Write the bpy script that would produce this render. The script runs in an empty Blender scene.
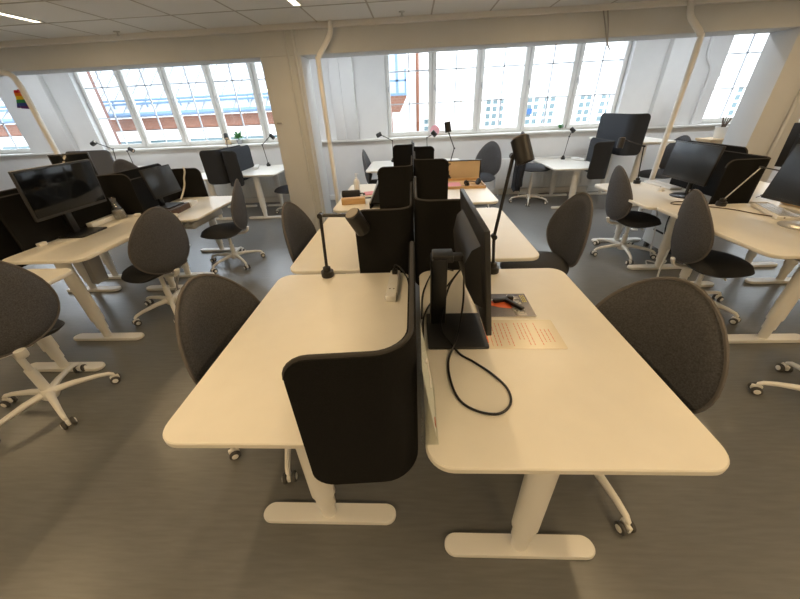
import bpy, bmesh, math, random
from mathutils import Vector, Matrix
random.seed(7)
PI = math.pi
C = bpy.context.scene.collection
sc = bpy.context.scene

# ---------------------------------------------------------------- materials
def mat(name, col, rough=.5, metal=0., noise=0., nscale=40., col2=None, bump=0., bscale=200., spec=.5, coat=0., stretch=None):
    m = bpy.data.materials.new(name); m.use_nodes = True
    nt = m.node_tree; b = nt.nodes['Principled BSDF']
    b.inputs['Base Color'].default_value = (*col, 1); b.inputs['Roughness'].default_value = rough
    b.inputs['Metallic'].default_value = metal; b.inputs['Specular IOR Level'].default_value = spec
    b.inputs['Coat Weight'].default_value = coat
    tc = nt.nodes.new('ShaderNodeTexCoord'); src = tc.outputs['Object']
    if stretch:
        mp = nt.nodes.new('ShaderNodeMapping'); mp.inputs['Scale'].default_value = stretch
        nt.links.new(src, mp.inputs['Vector']); src = mp.outputs['Vector']
    if noise or col2:
        n = nt.nodes.new('ShaderNodeTexNoise'); n.inputs['Scale'].default_value = nscale; n.inputs['Detail'].default_value = 6
        nt.links.new(src, n.inputs['Vector'])
        r = nt.nodes.new('ShaderNodeValToRGB')
        c2 = col2 or tuple(max(0, c*(1-noise)) for c in col)
        r.color_ramp.elements[0].position = .3; r.color_ramp.elements[1].position = .7
        r.color_ramp.elements[0].color = (*c2, 1); r.color_ramp.elements[1].color = (*col, 1)
        nt.links.new(n.outputs['Fac'], r.inputs['Fac']); nt.links.new(r.outputs['Color'], b.inputs['Base Color'])
    if bump:
        n2 = nt.nodes.new('ShaderNodeTexNoise'); n2.inputs['Scale'].default_value = bscale; n2.inputs['Detail'].default_value = 3
        nt.links.new(src, n2.inputs['Vector'])
        bp = nt.nodes.new('ShaderNodeBump'); bp.inputs['Strength'].default_value = bump; bp.inputs['Distance'].default_value = .004
        nt.links.new(n2.outputs['Fac'], bp.inputs['Height']); nt.links.new(bp.outputs['Normal'], b.inputs['Normal'])
    return m

def emit(name, col, s):
    m = bpy.data.materials.new(name); m.use_nodes = True
    b = m.node_tree.nodes['Principled BSDF']
    b.inputs['Base Color'].default_value = (.9, .9, .9, 1)
    b.inputs['Emission Color'].default_value = (*col, 1); b.inputs['Emission Strength'].default_value = s
    return m

def glass(name, tint=(1, 1, 1), gloss=.06):
    m = bpy.data.materials.new(name); m.use_nodes = True; nt = m.node_tree
    nt.nodes.remove(nt.nodes['Principled BSDF'])
    t = nt.nodes.new('ShaderNodeBsdfTransparent'); t.inputs['Color'].default_value = (*tint, 1)
    g = nt.nodes.new('ShaderNodeBsdfGlossy'); g.inputs['Roughness'].default_value = .02
    x = nt.nodes.new('ShaderNodeMixShader'); x.inputs['Fac'].default_value = gloss
    nt.links.new(t.outputs[0], x.inputs[1]); nt.links.new(g.outputs[0], x.inputs[2])
    nt.links.new(x.outputs[0], nt.nodes['Material Output'].inputs['Surface'])
    return m

def brick(name, c1, c2, mortar, scale):
    m = bpy.data.materials.new(name); m.use_nodes = True; nt = m.node_tree; b = nt.nodes['Principled BSDF']
    tc = nt.nodes.new('ShaderNodeTexCoord'); mp = nt.nodes.new('ShaderNodeMapping'); mp.inputs['Rotation'].default_value = (PI/2, 0, 0)
    br = nt.nodes.new('ShaderNodeTexBrick'); br.inputs['Scale'].default_value = scale
    br.inputs['Color1'].default_value = (*c1, 1); br.inputs['Color2'].default_value = (*c2, 1); br.inputs['Mortar'].default_value = (*mortar, 1)
    nt.links.new(tc.outputs['Object'], mp.inputs['Vector']); nt.links.new(mp.outputs['Vector'], br.inputs['Vector'])
    nt.links.new(br.outputs['Color'], b.inputs['Base Color']); b.inputs['Roughness'].default_value = .85
    return m

M = dict(
    floor=mat('linoleum', (.168, .172, .170), .29, noise=.0, nscale=7, col2=(.138, .141, .140), bump=.05, bscale=60, stretch=(1.0, 9.0, 1.0)),
    ceil=mat('ceiling_tile', (.81, .82, .82), .9, noise=.05, nscale=300, bump=.15, bscale=400),
    grid=mat('ceiling_grid_shade', (.46, .44, .41), .7),  # grid bars darkened to stand for shadow in the recessed gaps
    wall=mat('wall_paint', (.76, .765, .765), .75, noise=.03, nscale=6, bump=.05, bscale=150),
    beam=mat('beam_paint', (.62, .63, .63), .75, noise=.04, nscale=4, bump=.05, bscale=150),
    trim=mat('trim_paint', (.80, .79, .76), .55),
    winwood=mat('window_paint', (.78, .78, .75), .45),
    muntin=mat('muntin_metal', (.62, .66, .72), .4),
    glass=glass('window_glass'),
    desk=mat('desk_laminate', (.82, .79, .71), .33, noise=.03, nscale=12),
    deskedge=mat('desk_edge', (.72, .67, .58), .5),
    steel=mat('white_powder_coat', (.85, .84, .80), .38),
    grey=mat('grey_plastic', (.34, .34, .34), .45),
    felt=mat('black_felt', (.013, .0125, .012), .95, noise=.4, nscale=300, bump=.5, bscale=500, spec=.2),
    feltlit_far=mat('bright_lit_felt', (.17, .18, .20), .95, noise=.2, nscale=300, bump=.5, bscale=500, spec=.2),  # black felt made much lighter: window light put into the colour
    feltlit=mat('window_lit_felt', (.050, .054, .062), .95, noise=.3, nscale=300, bump=.5, bscale=500, spec=.2),  # lighter copy of the black felt, window light mixed into its colour
    piping=mat('felt_piping', (.040, .037, .034), .85),
    back=mat('chair_felt', (.118, .118, .126), .92, col2=(.062, .062, .066), nscale=160, bump=.5, bscale=350, spec=.25),
    rim=mat('chair_lit_edge', (.125, .115, .11), .9, bump=.3, bscale=300),  # lamp-lit edge of the backrest, painted as a lighter colour
    seat=mat('seat_wool', (.052, .054, .060), .75, col2=(.034, .035, .039), nscale=220, bump=.4, bscale=350, spec=.3),
    tyre=mat('caster_rubber', (.07, .068, .065), .6),
    black=mat('black_plastic', (.007, .007, .008), .38),
    satin=mat('black_satin_metal', (.022, .021, .021), .42, metal=.2),
    bezel=mat('dark_bezel', (.022, .022, .023), .45),
    screen=mat('screen_glass', (.005, .006, .008), .10, spec=.28),
    screenmatte=mat('screen_matte', (.020, .024, .030), .28, spec=.6),
    silver=mat('silver_plastic', (.55, .55, .55), .3, metal=.5),
    lampin=mat('lamp_diffuser', (.70, .52, .36), .6),
    wood=mat('oak', (.62, .40, .19), .5, col2=(.50, .30, .13), nscale=6, stretch=(1, 14, 14)),
    beige=mat('beige_board', (.66, .50, .31), .6, noise=.06, nscale=9),
    brown=mat('brown_leather', (.10, .055, .032), .5, noise=.4, nscale=25),
    paper=mat('paper', (.80, .77, .70), .7),
    acrylic=glass('clear_acrylic', (.97, .98, .97), .08),
    clearg=glass('carafe_glass', (.90, .90, .88), .14),
    water=mat('water_bottle_body', (.82, .82, .80), .25),
    caplit=mat('lit_lamp_cap', (.34, .30, .25), .4),  # black cap lightened: the ceiling light on it is in the colour
    red=mat('red_ink', (.62, .20, .12), .6),
    orange=mat('orange_print', (.85, .16, .05), .5),
    white=mat('white_print', (.85, .83, .80), .6),
    yellow=mat('yellow_print', (.75, .65, .15), .6),
    cover=mat('magazine_cover', (.16, .14, .16), .3, col2=(.05, .05, .07), nscale=7),
    leaf=mat('leaf', (.10, .36, .09), .5, noise=.5, nscale=20),
    pot=mat('white_ceramic', (.80, .80, .78), .3),
    jacket=mat('jacket_cloth', (.022, .022, .026), .9, noise=.4, nscale=30, bump=.4, bscale=60),
    pink=mat('pink_cloth', (.75, .38, .42), .8),
    blueside=mat('dark_blue_panel', (.035, .045, .075), .5),
    rad=mat('radiator_enamel', (.78, .78, .76), .4),
    cablew=mat('white_cable', (.76, .72, .62), .5),
    pink_paper=mat('pink_paper', (.75, .30, .34), .7),
    brick=brick('red_brick', (.19, .075, .042), (.15, .056, .032), (.20, .14, .11), 3.0),
    brickl=brick('red_brick_wall', (.17, .075, .055), (.14, .06, .045), (.17, .13, .11), 3.0),
    roof=mat('roof_sheet', (.36, .385, .41), .5, noise=.06, nscale=2),
    roofseam=mat('roof_seam', (.15, .17, .20), .5),
    bluesteel=mat('blue_steel', (.085, .15, .24), .5),
    facade=mat('render_facade', (.88, .86, .82), .9, noise=.04, nscale=1),
    store=mat('white_cladding', (.85, .85, .84), .7),
    darkwin=mat('dark_window_glass', (.08, .13, .14), .15),
    street=mat('street_paving', (.34, .34, .34), .9, noise=.1, nscale=1),
    bluesign=mat('blue_sign', (.004, .07, .20), .5),
)
M['led'] = emit('led_diffuser', (1.0, .88, .66), 6.0)
M['addedlens'] = emit('added_bay_diffuser', (.9, .95, 1.0), 5.0)  # glow of the added lamps over the bay
M['paper2'] = mat('laminated_sheet', (.74, .66, .50), .25)
M['orange2'] = mat('rust_paint', (.16, .055, .022), .6)
def rainbow():
    m = bpy.data.materials.new('rainbow_cloth'); m.use_nodes = True; nt = m.node_tree; b = nt.nodes['Principled BSDF']
    tc = nt.nodes.new('ShaderNodeTexCoord'); sp = nt.nodes.new('ShaderNodeSeparateXYZ'); nt.links.new(tc.outputs['Generated'], sp.inputs[0])
    r = nt.nodes.new('ShaderNodeValToRGB'); r.color_ramp.interpolation = 'CONSTANT'
    cols = [(.10, .03, .20), (.03, .06, .30), (.03, .25, .09), (.75, .55, .03), (.75, .22, .02), (.60, .02, .03)]
    e = r.color_ramp.elements
    e[0].position = 0; e[0].color = (*cols[0], 1); e[1].position = 1/6; e[1].color = (*cols[1], 1)
    for i in range(2, 6):
        k = e.new(i/6); k.color = (*cols[i], 1)
    nt.links.new(sp.outputs['Z'], r.inputs['Fac']); nt.links.new(r.outputs['Color'], b.inputs['Base Color']); b.inputs['Roughness'].default_value = .85
    return m
M['rainbow'] = rainbow()

# ---------------------------------------------------------------- mesh helpers
def V(*a): return Vector(a)
def box(bm, c, s, bev=0., rot=None, seg=2):
    r = bmesh.ops.create_cube(bm, size=1.0); vs = r['verts']
    for v in vs: v.co = Vector((v.co.x*s[0], v.co.y*s[1], v.co.z*s[2]))
    if bev > 0:
        es = list({e for v in vs for e in v.link_edges})
        g = bmesh.ops.bevel(bm, geom=es, offset=bev, segments=seg, affect='EDGES', profile=.5)
        vs = list({v for f in g['faces'] for v in f.verts} | {v for v in vs if v.is_valid})
        seen = set(vs); st = list(vs)
        while st:
            v = st.pop()
            for e in v.link_edges:
                o = e.other_vert(v)
                if o not in seen: seen.add(o); st.append(o)
        vs = list(seen)
    R = rot.to_matrix() if rot is not None and hasattr(rot, 'to_matrix') else rot
    for v in vs:
        if R is not None: v.co = R @ v.co
        v.co += Vector(c)
def bx(bm, x0, x1, y0, y1, z0, z1, bev=0.):
    box(bm, ((x0+x1)/2, (y0+y1)/2, (z0+z1)/2), (abs(x1-x0), abs(y1-y0), abs(z1-z0)), bev)
def frame_at(d):
    d = d.normalized(); a = Vector((0, 0, 1)) if abs(d.z) < .95 else Vector((1, 0, 0))
    u = d.cross(a).normalized(); return u, d.cross(u).normalized()
def tube(bm, pts, rad, seg=10, cap=True, flat=1.0):
    pts = [Vector(p) for p in pts]; n = len(pts)
    rads = rad if isinstance(rad, (list, tuple)) else [rad]*n
    rings = []; u = None
    for i, p in enumerate(pts):
        d = (pts[min(i+1, n-1)] - pts[max(i-1, 0)])
        if d.length < 1e-9: d = Vector((0, 0, 1))
        d.normalize()
        if u is None: u, w = frame_at(d)
        else:
            u = (u - d*u.dot(d))
            if u.length < 1e-6: u, w = frame_at(d)
            u.normalize()
        w = d.cross(u)
        rings.append([bm.verts.new(p + (u*math.cos(2*PI*k/seg) + w*math.sin(2*PI*k/seg)*flat)*rads[i]) for k in range(seg)])
    for a, b in zip(rings, rings[1:]):
        for k in range(seg): bm.faces.new((a[k], a[(k+1) % seg], b[(k+1) % seg], b[k]))
    if cap:
        bm.faces.new(rings[0][::-1]); bm.faces.new(rings[-1])
def smooth_path(pts, n=6):
    P = [Vector(p) for p in pts]; out = []
    for i in range(len(P)-1):
        p0, p1, p2, p3 = P[max(i-1, 0)], P[i], P[i+1], P[min(i+2, len(P)-1)]
        for k in range(n):
            t = k/n
            out.append(.5*((2*p1)+(p2-p0)*t+(2*p0-5*p1+4*p2-p3)*t*t+(3*p1-p0-3*p2+p3)*t**3))
    out.append(P[-1]); return out
def lathe(bm, prof, c=(0, 0, 0), seg=20, rot=None):
    rings = []
    for r, z in prof:
        ring = []
        for k in range(seg):
            p = Vector((max(r, 1e-4)*math.cos(2*PI*k/seg), max(r, 1e-4)*math.sin(2*PI*k/seg), z))
            if rot is not None: p = rot @ p
            ring.append(bm.verts.new(p+Vector(c)))
        rings.append(ring)
    for a, b in zip(rings, rings[1:]):
        for k in range(seg): bm.faces.new((a[k], a[(k+1) % seg], b[(k+1) % seg], b[k]))
    bm.faces.new(rings[0][::-1]); bm.faces.new(rings[-1])
def rrect(w, d, r, n=6):
    out = []
    for cx, cy, a0 in ((w/2-r, d/2-r, 0), (-w/2+r, d/2-r, PI/2), (-w/2+r, -d/2+r, PI), (w/2-r, -d/2+r, 1.5*PI)):
        for k in range(n+1):
            a = a0+PI/2*k/n; out.append((cx+r*math.cos(a), cy+r*math.sin(a)))
    return out
def plate(bm, poly, z0, z1, c=(0, 0, 0), bev=0.):
    """prism of a polygon, with a small chamfer top and bottom"""
    cx = sum(p[0] for p in poly)/len(poly); cy = sum(p[1] for p in poly)/len(poly)
    def ring(z, ins):
        o = []
        for x, y in poly:
            dx, dy = x-cx, y-cy; L = math.hypot(dx, dy) or 1
            o.append(bm.verts.new((x-dx/L*ins+c[0], y-dy/L*ins+c[1], z+c[2])))
        return o
    rs = [ring(z0, bev), ring(z0+bev, 0), ring(z1-bev, 0), ring(z1, bev)] if bev else [ring(z0, 0), ring(z1, 0)]
    n = len(poly)
    for a, b in zip(rs, rs[1:]):
        for k in range(n): bm.faces.new((a[k], a[(k+1) % n], b[(k+1) % n], b[k]))
    bm.faces.new(rs[0][::-1]); bm.faces.new(rs[-1])
def rotdir(d):
    return Vector((0, 0, 1)).rotation_difference(Vector(d).normalized()).to_matrix()
def obj(name, bm, m, parent=None, loc=(0, 0, 0), rz=0., sharp=38):
    bmesh.ops.recalc_face_normals(bm, faces=bm.faces[:])
    me = bpy.data.meshes.new(name)
    for f in bm.faces: f.smooth = True
    for e in bm.edges:
        if len(e.link_faces) == 2 and e.calc_face_angle(0) > math.radians(sharp): e.smooth = False
    bm.to_mesh(me); bm.free()
    me.materials.append(M[m] if isinstance(m, str) else m)
    o = bpy.data.objects.new(name, me); C.objects.link(o)
    o.location = loc; o.rotation_euler = (0, 0, rz)
    if parent: o.parent = parent
    return o
def tag(o, label, cat, group=None):
    o['label'] = label; o['category'] = cat
    if group: o['group'] = group
    return o
def thing(name, label, cat, loc=(0, 0, 0), rz=0., group=None):
    o = bpy.data.objects.new(name, None); C.objects.link(o); o.empty_display_size = .05
    o.location = loc; o.rotation_euler = (0, 0, rz)
    return tag(o, label, cat, group)
def struct(name, bm, m, parent=None):
    o = obj(name, bm, m, parent)
    if parent is None: o['kind'] = 'structure'
    return o
def dup(root, loc, rz, label):
    r = root.copy(); C.objects.link(r); r.location = loc; r.rotation_euler = (0, 0, rz); r['label'] = label
    for ch in list(root.children):
        c = ch.copy(); C.objects.link(c); c.parent = r
        for g in list(ch.children):
            d = g.copy(); C.objects.link(d); d.parent = c
    return r
N = bmesh.new
def mk(name, m, parent, fn, *a, **k):
    b = N(); fn(b, *a, **k); return obj(name, b, m, parent)

# ---------------------------------------------------------------- room shell
XL, XR, YB, YF = -9.4, 9.4, -4.2, 6.6
ZC = 2.365
b = N(); bx(b, XL-.3, XR+.3, YB-.3, 7.0, -.25, 0); struct('floor', b, 'floor')
b = N(); bx(b, XL-.3, XR+.3, YB-.3, 4.5, ZC, 2.7); struct('ceiling', b, 'ceil')
b = N(); bx(b, XL-.3, XR+.3, 4.5, 7.0, 2.66, 2.95); struct('ceiling_bay', b, 'wall')
b = N()
k = -14
while -.39+.6*k < XR:
    x = -.39+.6*k; k += 1
    if x < XL: continue
    bx(b, x-.008, x+.008, YB, 4.37, ZC-.0015, ZC+.004)
y = 3.77
while y > YB:
    bx(b, XL, XR, y-.008, y+.008, ZC-.0025, ZC+.003); y -= .6
struct('ceiling_grid', b, 'grid')
b = N(); bx(b, XL-.3, XL, YB-.3, 7.0, 0, 2.95); struct('wall_left', b, 'wall')
b = N(); bx(b, XR, XR+.3, YB-.3, 7.0, 0, 2.95); struct('wall_right', b, 'wall')
b = N(); bx(b, XL-.3, XR+.3, YB-.3, YB, 0, 2.7); struct('wall_back', b, 'wall')
# beam, columns
b = N(); bx(b, XL, XR, 4.42, 4.78, 2.10, 2.66, .006); struct('trim_2', b, 'beam')
b = N(); bx(b, XL, XR, 4.355, 4.42, 2.318, ZC, .004); struct('trim_1', b, 'trim')
for i, x0 in enumerate((-1.70, 4.03, -7.43)):
    b = N(); bx(b, x0, x0+.46, 4.42, 4.78, 0, 2.10, .006); struct('trim_%d' % (3+i), b, 'beam')
# far wall with windows
WINS = [(-11.50, -7.45), (-5.98, -1.97), (-.46, 3.58), (5.06, 9.1)]
SILL, HEAD = 1.08, 2.60
b = N(); bx(b, XL, XR, 6.56, 7.0, 0, 1.05); bx(b, XL, XR, 6.60, 7.0, HEAD, 2.95)
prev = XL
for (a, c) in WINS:
    if a > prev: bx(b, prev, a, 6.60, 7.0, 1.05, HEAD)
    prev = c
if prev < XR: bx(b, prev, XR, 6.6, 7.0, 1.05, HEAD)
struct('wall_far', b, 'wall')
for i, x in enumerate((-1.19, 4.30, -6.66)):
    b = N(); bx(b, x-.2, x+.2, 6.50, 6.60, 1.081, 2.66, .004); struct('trim_%d' % (7+i), b, 'wall')
b = N(); bx(b, XL, XR, 6.50, 6.62, 1.05, 1.08, .006)
for (a, c) in WINS: bx(b, max(a, XL), min(c, XR), 6.62, 6.76, 1.052, 1.08)
struct('trim_6', b, 'winwood')
b = N(); bx(b, XL, XR, 6.535, 6.56, 0, .10, .004); struct('baseboard_far', b, 'trim')

for wi, (a, c) in enumerate(WINS):
    root = bpy.data.objects.new('window_%d' % (wi+1), None); C.objects.link(root); root['kind'] = 'structure'
    n = 5; w = (c-a)/n
    b = N()
    bx(b, a, c, 6.72, 6.80, 1.08, 1.105); bx(b, a, c, 6.72, 6.80, HEAD-.03, HEAD)
    for j in range(n+1):
        x = min(max(a+j*w, a+.012), c-.012); bx(b, x-.012, x+.012, 6.73, 6.80, 1.08, HEAD)
    obj('window_frame', b, 'winwood', root)
    for j in range(n):
        x0, x1 = a+j*w+.010, a+(j+1)*w-.010
        if x1 < XL or x0 > XR: continue
        b = N(); t = .06
        bx(b, x0, x0+t, 6.70, 6.76, 1.10, HEAD-.02, .006); bx(b, x1-t, x1, 6.70, 6.76, 1.10, HEAD-.02, .006)
        bx(b, x0, x1, 6.702, 6.758, 1.10, 1.10+t, .006); bx(b, x0, x1, 6.702, 6.758, HEAD-.02-t, HEAD-.02, .006)
        cs = obj('casement', b, 'winwood', root)
        b = N(); bx(b, x0+t-.005, x1-t+.005, 6.733, 6.737, 1.10+t-.005, HEAD-.075); obj('pane', b, 'glass', cs)
        b = N(); xm = (x0+x1)/2
        bx(b, xm-.009, xm+.009, 6.722, 6.748, 1.15, HEAD-.07)
        for z in (1.60, 2.08): bx(b, x0+t, x1-t, 6.722, 6.748, z-.009, z+.009)
        obj('muntin', b, 'muntin', cs)
        b = N(); xh = x0+.03
        bx(b, xh-.012, xh+.012, 6.692, 6.70, 1.79, 1.87, .003); tube(b, [(xh, 6.692, 1.85), (xh, 6.67, 1.85), (xh+.01, 6.665, 1.83), (xh+.02, 6.665, 1.76)], .007, 8)
        obj('window_handle', b, 'silver', cs)

# pipes and conduits
def pipe(label, pts, r, m='trim', collars=(), name='pipe'):
    b = N(); tube(b, smooth_path(pts, 5), r, 12); o = obj(name, b, m)
    tag(o, label, 'pipe')
    for p in collars:
        q = N(); lathe(q, [(r*1.5, 0), (r*1.6, .012), (r*1.1, .02)], p, 14); obj('collar', q, m, o)
pipe('cream pipe right of the left column, kinked below the beam', [(-.84, 4.33, 2.365), (-.86, 4.33, 2.26), (-.93, 4.32, 2.16), (-1.01, 4.31, 2.06), (-1.022, 4.31, 1.97), (-1.022, 4.31, 1.0), (-1.022, 4.31, 0)], .028, collars=[(-1.022, 4.31, 0)])
pipe('cream pipe at the right, in front of the wall between two windows', [(2.77, 4.33, 2.365), (2.80, 4.33, 2.24), (2.88, 4.32, 2.15), (2.955, 4.31, 2.07), (2.97, 4.31, 1.97), (2.97, 4.31, 1.0), (2.97, 4.31, 0)], .028, collars=[(2.97, 4.31, 0)])
pipe('cream pipe at the far left bending away below the beam', [(-4.95, 4.38, 2.10), (-4.70, 4.33, 2.085), (-4.58, 4.31, 2.05), (-4.545, 4.31, 1.96), (-4.54, 4.31, 1.8), (-4.54, 4.31, .9), (-4.54, 4.31, 0)], .030, collars=[(-4.54, 4.31, 0)])
for x, r, l in ((-1.375, .013, 'thin conduit running down the left column, nearer its middle'), (-1.285, .020, 'conduit running down the right edge of the left column'),
                (4.33, .022, 'conduit running down the front of the right column')):
    b = N(); tube(b, [(x, 4.42-r, 2.318), (x, 4.42-r, 1.2), (x, 4.42-r, .01)], r, 10)
    tag(obj('conduit', b, 'beam'), l, 'pipe')
for x, l in ((-1.22, 'thin grey conduit on the pier between the windows, behind the left pipe'),):
    b = N(); tube(b, [(x, 6.488, 2.6), (x, 6.488, 1.6), (x, 6.488, 1.082)], .010, 8); tag(obj('conduit', b, 'wall'), l, 'pipe')
b = N(); tube(b, smooth_path([(4.72, 6.577, 2.6), (4.72, 6.577, 2.25), (4.75, 6.577, 2.05), (4.86, 6.577, 1.9), (4.88, 6.577, 1.7), (4.88, 6.577, 1.082)], 4), .020, 8)
tag(obj('conduit', b, 'wall'), 'white kinked conduit on the pier left of the rightmost window', 'pipe')
b = N(); tube(b, smooth_path([(1.965, 4.405, 2.33), (2.02, 4.40, 2.2), (2.07, 4.395, 2.07), (2.12, 4.39, 1.99)], 5), .007, 6)
tube(b, smooth_path([(2.01, 4.405, 2.33), (2.05, 4.40, 2.2), (2.075, 4.395, 2.07), (2.085, 4.39, 2.03)], 5), .007, 6)
tag(obj('hanging_cable', b, 'grey'), 'pair of dark cable ends hanging in front of the beam', 'cable')
for (x, y), l in (((-.09, 4.16), 'small sprinkler head on the ceiling above the middle windows'), ((-3.10, 4.24), 'small sprinkler head on the ceiling above the left windows')):
    t = thing('sprinkler_head', l, 'sprinkler', (x, y, ZC))
    mk('flange', 'silver', t, lathe, [(.03, 0), (.03, -.006), (.012, -.010)]); mk('nozzle', 'silver', t, lathe, [(.008, -.008), (.008, -.03), (.016, -.034), (.016, -.037)])
b = N(); bx(b, -1.66, -1.60, 4.405, 4.42, 1.44, 1.46, .003); tag(obj('wall_hook', b, 'grey'), 'small metal hook on the left column', 'hook')

# ceiling lights (recessed linear fittings)
LEDS = [(x, y) for x in (-5.79, -3.39, -.99, 1.41, 3.81, 6.21) for y in (3.09, .69, -1.71)]
LNAME = {(-3.39, 3.09): 'slim recessed strip light in the ceiling at the top left corner', (-.99, 3.09): 'slim recessed strip light in the ceiling left of centre'}
for (x, y) in LEDS:
    t = thing('ceiling_light', LNAME.get((x, y), 'slim recessed strip light in the ceiling out of view'), 'ceiling light', (x, y, ZC), 0, 'recessed strip lights')
    b = N()
    for s in (-1, 1): bx(b, s*.034-.004, s*.034+.004, -.61, .61, -.010, 0)
    for s in (-1, 1): bx(b, -.038, .038, s*.606-.004, s*.606+.004, -.010, 0)
    obj('light_frame', b, 'trim', t)
    b = N(); bx(b, -.030, .030, -.600, .600, -.006, -.001); obj('diffuser', b, 'led', t)
    L = bpy.data.lights.new('strip_lamp', 'AREA'); L.shape = 'RECTANGLE'; L.size = .06; L.size_y = 1.2
    L.energy = 27.0 if y < 0 else 12.5; L.color = (1.0, .69, .355)
    lo = bpy.data.objects.new('strip_lamp', L); C.objects.link(lo); lo.location = (x, y, ZC-.012)

for x in (-6.6, -3.9, -1.2, 1.6, 4.3, 7.0):  # added lamps, unseen above the beam, to brighten the bay
    t = thing('added_bay_light', 'added fill light above the window bay, unseen behind the beam', 'ceiling light', (x, 5.35, 2.66), 0, 'added window bay fill lights')
    b = N(); bx(b, -.62, .62, -.05, .05, -.05, 0, .006); obj('light_body', b, 'steel', t)
    b = N(); bx(b, -.60, .60, -.035, .035, -.056, -.051); obj('diffuser', b, 'addedlens', t)
    L = bpy.data.lights.new('added_bay_lamp', 'AREA'); L.shape = 'RECTANGLE'; L.size = 1.2; L.size_y = .07
    L.energy = 19.0; L.color = (.90, .95, 1.0)
    lo = bpy.data.objects.new('added_bay_lamp', L); C.objects.link(lo); lo.location = (x, 5.35, 2.60)

# ---------------------------------------------------------------- desks
def desk(label, x0, x1, y0, y1, z, tray=None, foot_w=.595, fx=0., fy=0.):
    cx, cy = (x0+x1)/2, (y0+y1)/2; w, d = x1-x0, y1-y0
    t = thing('desk', label, 'desk', (cx, cy, 0))
    b = N(); plate(b, rrect(w, d, .075, 8), z-.024, z, bev=.004); obj('desktop', b, 'desk', t)
    b = N(); ly = d/2-.135
    bx(b, -.05, .05, -ly, ly, z-.065, z-.024, .004)
    for s in (-1, 1): bx(b, -w/2+.08, w/2-.08, s*ly-.03, s*ly+.03, z-.050, z-.024, .004)
    obj('desk_frame', b, 'steel', t)
    for s in (-1, 1):
        b = N()
        def oval(r0, r1, za, zb):
            rings = []
            for zz, r in ((za, r0), (zb, r1)):
                rings.append([b.verts.new((fx+r*1.15*math.cos(2*PI*k/18), (s*ly+fy)+r*.85*math.sin(2*PI*k/18), zz)) for k in range(18)])
            for k in range(18): b.faces.new((rings[0][k], rings[0][(k+1) % 18], rings[1][(k+1) % 18], rings[1][k]))
            b.faces.new(rings[0][::-1]); b.faces.new(rings[1])
        oval(.044, .044, .19, z-.05); oval(.036, .036, .11, .192); oval(.029, .029, .026, .112)
        obj('leg', b, 'steel', t)
        b = N(); plate(b, rrect(foot_w, .078, .0389, 8), .004, .030, (fx, s*ly+fy, 0), .006); obj('foot', b, 'steel', t)
    if tray:
        b = N(); s = tray
        bx(b, -w/2*s*.0+.06, .22, -.30, .30, z-.16, z-.155); bx(b, .06, .065, -.30, .30, z-.16, z-.10); bx(b, .215, .22, -.30, .30, z-.16, z-.10)
        for q in (-.25, .25): bx(b, .135, .145, q-.01, q+.01, z-.16, z-.024)
        for q in range(6): bx(b, .09, .19, -.27+.1*q, -.21+.1*q, z-.154, z-.115, .006)
        obj('cable_tray', b, 'steel', t)
    return t
D = desk
D('white desk in the left foreground, black felt screen wrapped round its near end', -.80, -.03, .57, 1.69, .73, fx=.012, fy=.015)
D('white desk in the right foreground carrying the tall black monitor and a magazine', .02, .832, .50, 1.705, .73, fx=-.03, fy=-.025)
D('second white desk of the middle row, left side, nothing on it but a screen', -.785, -.03, 1.735, 2.95, .73)
D('second white desk of the middle row, right side, empty behind the tall monitor', .02, .785, 1.85, 3.0, .73)
D('third white desk of the middle row, left side, with wooden box and white bottle', -.80, -.03, 3.06, 4.27, .73)
D('third white desk of the middle row, right side, with tray, headphones and pinboard', .02, .835, 3.20, 4.38, .73)
D('farthest middle desk on the left, beside the grey-blue chair under the windows', -.75, -.03, 5.22, 6.30, .73)
D('farthest middle desk on the right, mostly hidden behind the black screens', .02, .80, 5.22, 6.30, .73)
D('corner of a white desk behind the large chair at the left edge', -3.0, -2.20, .60, 1.82, .75)
D('white desk at the left carrying the big dark monitor and glass carafe', -2.875, -2.26, 1.91, 3.03, .765)
D('white desk left of the left column with small monitor and brown books', -3.0, -2.18, 3.06, 4.08, .685, tray=1)
D('desk on the far side of the left screens, behind the big dark monitor', -3.86, -3.06, 1.91, 3.03, .73)
D('desk on the far side of the left screens, behind the small monitor', -3.86, -3.06, 3.06, 4.28, .70)
D('white desk at the right edge with a curved silver-footed monitor', 2.08, 2.90, 1.79, 2.88, .73, tray=1)
D('white desk at the right with the dark monitor in front of the pipe', 2.13, 2.92, 3.0, 4.06, .68, tray=1)
D('desk across the right screens, behind the monitor at the right edge', 3.02, 3.80, 1.79, 2.92, .73)
D('desk across the right screens, in front of the right column', 3.0145, 3.80, 3.0, 4.10, .70)
D('low white desk under the middle windows, right end, with a white power strip', 2.17, 2.98, 5.32, 6.42, .64)
D('raised white desk at the back right with tall screens above the others', 3.08, 3.86, 5.32, 6.42, .97)
D('white desk under the left windows beside the left column', -2.95, -2.20, 5.28, 6.36, .73)
D('desk under the left windows, behind the leftmost of two hanging screens', -3.76, -2.99, 5.28, 6.36, .70)
D('far left desk under the windows with two lamps and window-lit panel', -5.75, -4.75, 5.414, 6.40, .80)

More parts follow.
